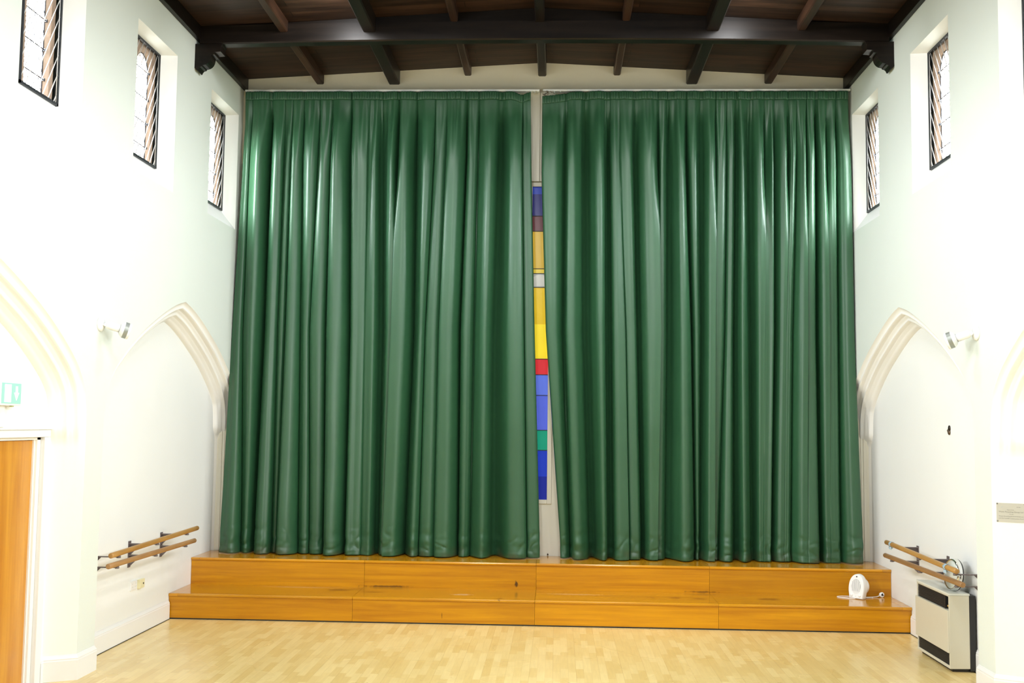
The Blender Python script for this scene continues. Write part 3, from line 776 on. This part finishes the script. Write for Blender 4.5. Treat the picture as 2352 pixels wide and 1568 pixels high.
# ------------------------------------------------------------------ ballet barres
def barre(s, ys, up, lo, plate, label, tapes=()):
    t = thing('ballet_barre', label, 'ballet barre', (s*RX, ys[1], .66), 'double ballet barres')
    X = lambda d: s*d
    for yb in ys:
        zu = up[1] + (up[3]-up[1])*(yb-up[0])/(up[2]-up[0]) - .026; zl = lo[1] + (lo[3]-lo[1])*(yb-lo[0])/(lo[2]-lo[0]) - .026
        mb = MB(); mb.box((X(RX), yb-.005, plate[0]), (X(RX-.007), yb+.050, plate[1])); b = build('bracket', mb, M['bracket'], t)
        for zz, bx in ((zu, 3.45), (zl, 3.46)):
            mb = MB()
            mb.box((X(RX-.004), yb-.003, zz-.008), (X(bx-.01), yb+.022, zz))
            gp = [(RX-.004, zz-.004), (RX-.118, zz-.004), (RX-.004, zz-.115)]
            mb.prism(gp, lambda p: (X(p[0]), yb+.020, p[1]), lambda p: (X(p[0]), yb+.026, p[1]))
            mb.tube([(X(bx), yb+.010, zz-.012), (X(bx), yb+.010, zz+.004)], .018, 14)
            build('arm', mb, M['bracket'], b)
    r = .0225
    def rail(e, bx, m):
        mb = MB(); n = 10; pts = []; rs = []
        for i in range(n+1):
            f = i/n; pts.append((X(bx), e[0]+(e[2]-e[0])*f, e[1]+(e[3]-e[1])*f)); rs.append(r)
        d = .006 if e[2] > e[0] else -.006
        pts = [(pts[0][0], pts[0][1], pts[0][2])] + [(pts[0][0], pts[0][1]+d, pts[0][2])] + pts[1:-1] + [(pts[-1][0], pts[-1][1]-d, pts[-1][2])] + [pts[-1]]
        rs = [r-.006, r] + [r]*(n-1) + [r, r-.006]
        mb.tube(pts, rs, 20); return build('rail', mb, m, t)
    ru = rail(up, 3.45, M['barwood']); rl = rail(lo, 3.46, M['barwood2'])
    for ty in tapes:
        tz = up[1] + (up[3]-up[1])*(ty-up[0])/(up[2]-up[0])
        mb = MB(); n = 18
        rg = []
        for yy in (ty-.024, ty-.008, ty+.010, ty+.026):
            rg.append([(X(3.45)+ (r+.0025+.0015*math.sin(9*a+yy*300))*math.cos(2*PI*a/n), yy+.004*math.sin(a*1.7), tz+(r+.0025)*math.sin(2*PI*a/n)) for a in range(n+1)])
        mb.grid(rg)
        mb.add([(X(3.45-.012), ty-.022, tz-r), (X(3.45-.02), ty+.012, tz-r), (X(3.45-.026), ty+.006, tz-r-.022), (X(3.45-.010), ty-.026, tz-r-.030)], [(0,1,2,3)])
        mb.add([(X(3.45+.004), ty-.006, tz-r), (X(3.45-.008), ty+.022, tz-r), (X(3.45-.004), ty+.018, tz-r-.026), (X(3.45+.008), ty-.002, tz-r-.018)], [(0,1,2,3)])
        o = build('tape_wrap', mb, M['tape'], ru, recalc=False, solid=.0012); o['label'] = 'pale blue tape wrapped round the rail'
    return t
barre(-1, (-3.20, -2.34, -1.55), (-3.355, .890, -1.242, .914), (-3.374, .805, -1.279, .792), (.655, .895), 'double wooden ballet barre on grey brackets on the wall above the sockets')
barre(1, (-3.17, -2.295, -1.49), (-3.197, .866, -1.345, .897), (-3.295, .772, -1.263, .761), (.690, .880), 'double wooden ballet barre with blue tape above the ivory heater', (-2.965, -1.51))

# ------------------------------------------------------------------ sockets, small fixings
t = thing('wall_socket', 'white double wall socket below the barre beside the cream faceplate', 'socket', (-RX, -2.19, .43))
mb = MB(); mb.box((-RX, -2.268, .432), (-RX+.012, -2.122, .518)); p = build('faceplate', mb, M['trimwhite'], t, bevel=.003)
for yy in (-2.232, -2.158):
    mb = MB()
    for dy, dz, w, h in ((0, .058, .003, .006), (-.011, .030, .005, .003), (.011, .030, .005, .003)):
        mb.box((-RX+.0115, yy+dy-w, .432+dz-h), (-RX+.0128, yy+dy+w, .432+dz+h))
    build('pin_holes', mb, M['plasticgrey'], t)
    mb = MB(); mb.box((-RX+.012, yy-.008, .500), (-RX+.016, yy+.008, .511)); build('rocker_switch', mb, M['plastic'], t)
t = thing('aerial_socket', 'cream single faceplate with a dark round hole beside the white socket', 'socket', (-RX, -2.03, .428))
mb = MB(); mb.box((-RX, -2.095, .428), (-RX+.030, -1.985, .512)); build('faceplate', mb, M['creamplastic'], t, bevel=.004)
mb = MB(); mb.tube([(-RX+.029, -2.02, .470), (-RX+.033, -2.02, .470)], .009, 14); build('jack', mb, M['black'], t)
t = thing('wall_hook', 'small dark metal fixing on the panel above the right-hand barre', 'wall fixing', (RX, -2.36, 1.975))
mb = MB(); mb.lathe([(0, 0), (.028, 0), (.026, .006), (.012, .010), (0, .011)], (RX, -2.36, 2.018), (-1, 0, 0), 18); build('plate', mb, plain('dark bronze', (.05, .038, .03), .35, .7), t)
mb = MB(); mb.lathe([(0, 0), (.024, 0), (.022, .008), (.008, .016), (0, .017)], (RX, -2.36, 1.982), (-1, 0, 0), 18); mb.tube([(RX-.008, -2.36, 2.015), (RX-.02, -2.36, 1.998), (RX-.012, -2.36, 1.985)], .005, 8)
build('hook', mb, plain('worn bronze', (.12, .08, .05), .35, .7), t)
mb = MB(); mb.lathe([(0, 0), (.009, 0), (.009, .008), (0, .010)], (.115, YB, .552), (0, -1, 0), 12); mb.tube([(.115, YB-.008, .552), (.115, YB-.016, .566)], .004, 6)
tag(build('floor_bolt', mb, M['cordbrown']), 'tiny dark bolt at the foot of the cream boarding between the curtains', 'bolt')

# ------------------------------------------------------------------ steel plaque on the right-hand pier
a = Vector((WX, -3.80, 0)); b = Vector((RX, -3.80-J, 0)); u = (b-a).normalized(); nrm = Vector((u.y, -u.x, 0))
if nrm.y > 0: nrm = -nrm
PC = a + u*((b-a).length*.53) + Vector((0, 0, 1.393))
t = thing('wall_plaque', 'small brushed steel plaque engraved with grey lettering on the right-hand pier', 'plaque', PC)
def on(uu, vv, d): return PC + u*uu + Vector((0, 0, vv)) + nrm*d
def slab(mb, u0, u1, v0, v1, d0, d1):
    vs = [on(u0,v0,d0), on(u1,v0,d0), on(u1,v1,d0), on(u0,v1,d0), on(u0,v0,d1), on(u1,v0,d1), on(u1,v1,d1), on(u0,v1,d1)]
    mb.add(vs, [(0,3,2,1),(4,5,6,7),(0,1,5,4),(1,2,6,5),(2,3,7,6),(3,0,4,7)])
mb = MB(); slab(mb, -.100, .100, -.071, .071, 0, .004); pl = build('plate', mb, M['plaque'], t)
for su in (-1, 1):
    for sv in (-1, 1):
        mb = MB(); mb.lathe([(0, .0075), (.004, .007), (.0062, .0045), (.0062, .002)], on(su*.094, sv*.065, 0), nrm, 14); build('screw', mb, plain('dull screw', (.2, .19, .17), .4, .6), t)
def text(txt, size, uc, vc, parent, width=None):
    cu = bpy.data.curves.new('lettering', 'FONT'); cu.body = txt; cu.size = size; cu.align_x = 'CENTER'; cu.align_y = 'CENTER'; cu.extrude = .0002; cu.resolution_u = 2
    o = bpy.data.objects.new('lettering_source', cu); C.objects.link(o)
    bpy.context.view_layer.update()
    me = bpy.data.meshes.new_from_object(o.evaluated_get(bpy.context.evaluated_depsgraph_get()))
    sx = 1
    if width: w = max(v.co.x for v in me.vertices)-min(v.co.x for v in me.vertices); sx = width/w
    mb = MB(); mb.add([on((v.co.x*sx)+uc, v.co.y+vc, .0045+v.co.z) for v in me.vertices], [tuple(p.vertices) for p in me.polygons])
    bpy.data.objects.remove(o); bpy.data.curves.remove(cu); bpy.data.meshes.remove(me)
    return build('lettering', mb, M['ink'], parent, recalc=False)
text('Supported by', .0085, -.003, .021, pl, .048)
text('Waste Recycling Group Ltd', .0135, 0, .006, pl, .168)
text('through', .0085, .003, -.011, pl, .028)
text('Waste Recycling Environmental Ltd', .0105, 0, -.027, pl, .168)
text('and the Landfill Communities Fund', .0105, 0, -.043, pl, .168)
text('wren', .010, .052, .044, pl, .027)
mb = MB()
slab(mb, -.070, -.058, .036, .040, .004, .0045); slab(mb, -.066, -.052, .043, .046, .004, .0045)
build('emblem', mb, M['plasticgrey'], pl)

# ------------------------------------------------------------------ wall heater
HY0, HY1, HX = -2.905, -2.105, 3.487
t = thing('wall_heater', 'ivory metal wall heater with black louvred grilles under the right-hand barre', 'heater', (3.57, (HY0+HY1)/2, 0))
mb = MB()
mb.box((HX+.03, HY0+.012, .03), (3.652, HY1-.012, .628))
mb.box((HX, HY0, .030), (3.652, HY0+.018, .628)); mb.box((HX, HY1-.018, .030), (3.652, HY1, .628)); mb.box((HX, HY0, .030), (HX+.05, HY1, .052)); mb.box((HX, HY0+.01, .616), (HX+.05, HY1-.01, .628))
build('casing', mb, M['ivory'], t, bevel=.002)
mb = MB(); mb.box((HX-.004, HY0-.003, .629), (3.656, HY1+.003, .645)); mb.box((HX+.02, HY0+.30, .645), (3.64, HY0+.302, .6465)); build('lid', mb, M['ivorytop'], t, bevel=.003)
mb = MB(); mb.box((HX-.014, HY0+.002, .156), (HX+.024, HY1+.006, .505)); build('front_panel', mb, M['ivory'], t, bevel=.004)
def grille(z0, z1, ya, yb, n):
    mb = MB(); mb.box((HX+.022, ya, z0), (HX+.030, yb, z1)); g = build('grille', mb, M['black'], t)
    for i in range(n):
        z = z0 + (z1-z0)*(i+.5)/n; mb = MB()
        mb.add([(HX+.004, ya, z-.0045), (HX+.004, yb, z-.0045), (HX+.021, yb, z+.0035), (HX+.021, ya, z+.0035), (HX+.004, ya, z-.0022), (HX+.004, yb, z-.0022), (HX+.021, yb, z+.0058), (HX+.021, ya, z+.0058)],
               [(0,3,2,1),(4,5,6,7),(0,1,5,4),(1,2,6,5),(2,3,7,6),(3,0,4,7)])
        build('louvre', mb, M['louvre'], g)
grille(.505, .616, HY0+.108, HY1-.018, 9); grille(.052, .156, HY0+.018, HY1-.018, 9)
mb = MB(); mb.box((HX+.024, HY0+.018, .505), (HX+.030, HY0+.108, .616)); mb.box((HX+.004, HY0+.100, .505), (HX+.03, HY0+.108, .616)); c = build('control_recess', mb, M['black'], t)
mb = MB(); mb.tube([(HX+.024, HY0+.055, .535), (HX+.006, HY0+.055, .535)], .009, 12); mb.box((HX+.018, HY0+.03, .53), (HX+.024, HY0+.08, .54)); build('tap', mb, M['brass'], c)
mb = MB(); mb.box((3.652, HY0-.004, .012), (3.700, HY1+.01, .628)); build('back_plate', mb, M['black'], t)
mb = MB(); mb.box((HX+.03, HY0+.03, 0), (3.66, HY1-.03, .03)); build('plinth', mb, M['black'], t)

# ------------------------------------------------------------------ clock leaning on the heater
CC = Vector((3.566, -2.755, .783)); ax = Vector((-1, -.10, .10)).normalized()
t = thing('wall_clock', 'round chrome-rimmed clock with a pale face resting on the ivory heater', 'clock', (3.57, -2.755, .646))
mb = MB(); mb.lathe([(0, .004), (.118, .004), (.118, .0)], CC, ax, 48); build('face', mb, M['clockface'], t)
mb = MB(); mb.lathe([(.116, .002), (.120, .010), (.126, .011), (.131, .004), (.1345, -.012), (.1355, -.028), (.134, -.034), (.118, -.034)], CC, ax, 48); build('rim', mb, M['chrome'], t)
mb = MB(); mb.lathe([(.130, -.034), (.134, -.038), (.130, -.044), (.05, -.046), (0, -.046)], CC, ax, 48); build('back_case', mb, M['black'], t)

# ------------------------------------------------------------------ fan heater on the lower step
FX, FY = 3.325, -.775; ang = math.radians(-47)       # faces the hall, turned toward the left
fd = Vector((math.sin(ang), -math.cos(ang), 0)); fr = Vector((math.cos(ang), math.sin(ang), 0))   # front and its right-hand side
def F(a, d, z): return Vector((FX, FY, H1)) + fr*a + fd*d + Vector((0, 0, z))
t = thing('fan_heater', 'white upright fan heater with its plug lying on the lower step', 'fan heater', (FX, FY, H1))
def egg(z):
    if z < .10: return .078 + .012*smooth(.0, .10, z)
    return .090*math.sqrt(max(0, 1-((z-.10)/.150)**2.3))
out = []
zz = [.002, .02, .04, .06, .08, .10, .12, .14, .16, .18, .20, .215, .228, .238, .245, .2485, .25]
right = [(egg(z), z) for z in zz]; out = right + [(-a, z) for a, z in reversed(right[:-1])]
def ringF(sc, d, lean=.10): return [F(a*sc, d - lean*z, .125+(z-.125)*sc) for a, z in out]
mb = MB()
R_ = [ringF(.90, .048), ringF(.965, .044), ringF(1, .034), ringF(1, -.012), ringF(.97, -.022), ringF(.90, -.026)]
for r in R_: r.append(r[0])
mb.grid(R_)
for r, rv in ((R_[0][:-1], 0), (R_[-1][:-1], 1)): mb.add(r, [tuple(range(len(r)))] )
body = build('shell', mb, M['plastic'], t)
mb = MB(); mb.lathe([(.070, 0), (.088, .004), (.090, .014), (.088, .050), (.078, .066), (.05, .072), (0, .073)], F(0, -.022, .125), -fd, 36); build('rear_drum', mb, M['plastic'], t)
# oval grille, recessed look with upright slats
def oval(d, w, h, zc, n=36): return [F(w*math.cos(2*PI*i/n), d - .10*(zc+h*math.sin(2*PI*i/n)), zc+h*math.sin(2*PI*i/n)) for i in range(n)]
mb = MB(); mb.add(oval(.0485, .053, .075, .128), [tuple(range(36))]); g = build('grille', mb, M['slotgrey'], t, recalc=False)
for i in range(9):
    a = -.044 + .011*i; h = .075*math.sqrt(1-(a/.054)**2)
    mb = MB(); zc = .128; w = .0033
    p = [(a-w, zc-h), (a+w, zc-h), (a+w, zc+h), (a-w, zc+h)]
    vs = [F(q[0], .0487-.10*q[1], q[1]) for q in p] + [F(q[0], .0525-.10*q[1], q[1]) for q in p]
    mb.add(vs, [(0,3,2,1),(4,5,6,7),(0,1,5,4),(1,2,6,5),(2,3,7,6),(3,0,4,7)]); build('slat', mb, M['plastic'], g)
mb = MB(); mb.tube([F(0.004, .0485-.10*.226, .226), F(.004, .0500-.10*.226, .226)], .0075, 12); build('handle_slot', mb, M['black'], t)
for a, rr in ((-.048, .016), (.046, .013)):
    mb = MB(); mb.lathe([(rr, 0), (rr*.95, .008), (rr*.6, .010), (0, .010)], F(a, .0475-.10*.038, .038), fd, 20); build('knob', mb, M['plastic'], t)
mb = MB(); mb.tube([F(0, .0480-.10*.028, .028), F(0, .0492-.10*.028, .028)], .004, 8); build('pilot_light', mb, M['plasticgrey'], t)
zc = H1 + .0045
def spl(pts, n=8):
    o = []
    for i in range(len(pts)-1):
        p0 = Vector(pts[max(i-1, 0)]); p1 = Vector(pts[i]); p2 = Vector(pts[i+1]); p3 = Vector(pts[min(i+2, len(pts)-1)])
        for k in range(n):
            s = k/n; o.append(.5*((2*p1) + (-p0+p2)*s + (2*p0-5*p1+4*p2-p3)*s*s + (-p0+3*p1-3*p2+p3)*s**3))
    return o + [Vector(pts[-1])]
mb = MB(); mb.tube(spl([F(.02, -.06, .03), F(0, -.10, .007), (3.30, -.665, zc), (3.21, -.650, zc), (3.145, -.672, zc), (3.138, -.715, zc), (3.19, -.770, zc), (3.26, -.80, zc), (3.32, -.785, zc+.001), (3.40, -.745, zc), (3.46, -.72, zc), (3.49, -.735, zc)]), .0042, 8)
mb.tube(spl([(3.32, -.700, zc+.006), (3.40, -.690, zc), (3.48, -.688, zc), (3.55, -.672, zc+.004), (3.585, -.668, zc+.018)]), .0042, 8)
build('power_cord', mb, M['plastic'], t)
PP = Vector((3.60, -.668, H1+.027)); pd = Vector((.25, -.95, .16)).normalized()
mb = MB(); mb.lathe([(0, -.030), (.018, -.028), (.024, -.018), (.0265, -.004), (.0265, .004), (.024, .007), (0, .007)], PP, pd, 24); pg = build('plug', mb, M['plastic'], t)
mb = MB(); mb.lathe([(.0, .0072), (.013, .0074), (.013, .0068)], PP, pd, 5)
pr_ = pd.cross(Vector((0, 0, 1))).normalized(); pu = pr_.cross(pd)
for da, db in ((0, .011), (-.010, -.006), (.010, -.006)):
    c0 = PP + pr_*da + pu*db; mb.tube([c0+pd*.006, c0+pd*.024], .003, 6)
build('pins', mb, M['black'], pg)

# ------------------------------------------------------------------ light
w = bpy.data.worlds.new('overcast sky'); bpy.context.scene.world = w; w.use_nodes = True
bg = w.node_tree.nodes['Background']; bg.inputs['Color'].default_value = (.93, .97, 1, 1); bg.inputs['Strength'].default_value = 84.0
_n = w.node_tree.nodes; _l = w.node_tree.links; _tc = _n.new('ShaderNodeTexCoord'); _sx = _n.new('ShaderNodeSeparateXYZ'); _l.new(_tc.outputs['Generated'], _sx.inputs['Vector'])
_cr = _n.new('ShaderNodeValToRGB'); _cr.color_ramp.elements[0].position = .46; _cr.color_ramp.elements[0].color = (.13, .14, .13, 1); _cr.color_ramp.elements[1].position = .54; _cr.color_ramp.elements[1].color = (.93, .97, 1, 1)
_ma = _n.new('ShaderNodeMath'); _ma.operation = 'MULTIPLY_ADD'; _ma.inputs[1].default_value = .5; _ma.inputs[2].default_value = .5
_l.new(_sx.outputs['Z'], _ma.inputs[0]); _l.new(_ma.outputs['Value'], _cr.inputs['Fac']); _l.new(_cr.outputs['Color'], bg.inputs['Color'])
def flood(x, y, z, energy, size=.34, tilt=(0, 0, 0), col=(.985, .995, 1), spread=PI):
    l = bpy.data.lights.new('ceiling floodlight', 'AREA'); l.shape = 'DISK'; l.size = size; l.energy = energy; l.color = col; l.spread = spread
    o = bpy.data.objects.new('ceiling_floodlight', l); C.objects.link(o); o.location = (x, y, z); o.rotation_euler = tilt
    return o
def aim(o, d): o.rotation_euler = Vector(d).to_track_quat('-Z', 'Y').to_euler()
def spot(x, y, z, tgt, energy, ang, blend=.7, size=.06, col=(.98, .99, 1)):
    l = bpy.data.lights.new('wall spotlight lamp', 'SPOT'); l.energy = energy; l.spot_size = math.radians(ang); l.spot_blend = blend; l.shadow_soft_size = size; l.color = col
    o = bpy.data.objects.new('wall_spotlight_lamp', l); C.objects.link(o); o.location = (x, y, z); aim(o, Vector(tgt)-Vector((x, y, z))); return o
for s in (-1, 1):
    flood(s*1.98, -2.45, 6.0, 14, tilt=(math.radians(62), 0, 0), size=.2)
    flood(s*1.2, -2.95, 5.95, 30, size=.22)
    flood(s*1.1, -6.7, 5.9, 50, tilt=(math.radians(25), 0, 0))
    flood(s*1.1, -10.6, 5.9, 30)
    spot(s*1.1, -10.5, 5.85, (s*1.15, 0, 1.9), 430, 44, .85, .15)  # spots added high at the rear to brighten the stage, no known fixture
    spot(s*3.25, -7.6, 2.85, (-s*3.5, -3.6, 1.2), 520, 66)  # unseen wall spots on the next piers, aimed to brighten the opposite walls
# the windows let the sky in
for k in range(NW):
    for s in (-1, 1):
        l = bpy.data.lights.new('window portal', 'AREA'); l.shape = 'RECTANGLE'; l.size = .28; l.size_y = 1.06; l.cycles.is_portal = True
        o = bpy.data.objects.new('window_portal', l); C.objects.link(o); o.location = (s*3.663, WIN0 - WSTEP*k, 4.88); aim(o, (-s, 0, 0))

# ------------------------------------------------------------------ camera
cam = bpy.data.cameras.new('camera'); co = bpy.data.objects.new('camera', cam); C.objects.link(co)
cam.sensor_width = 36; cam.lens = 2445.743/2352*36; cam.clip_start = .05; cam.clip_end = 200
Rm = Matrix(((.999025, -.008755, .043277), (.042476, -.077013, -.996125), (.012054, .996992, -.076566)))
co.matrix_world = Matrix.Translation((.21101, -12.07207, 2.01642)) @ Rm.to_4x4()
sc = bpy.context.scene; sc.camera = co
sc.view_settings.view_transform = 'Standard'; sc.view_settings.look = 'None'; sc.view_settings.gamma = 1; sc.view_settings.exposure = .42; sc.view_settings.use_curve_mapping = False
sc.cycles.max_bounces = 10; sc.cycles.diffuse_bounces = 6; sc.cycles.transparent_max_bounces = 8; sc.cycles.sample_clamp_indirect = 6; sc.cycles.use_denoising = True
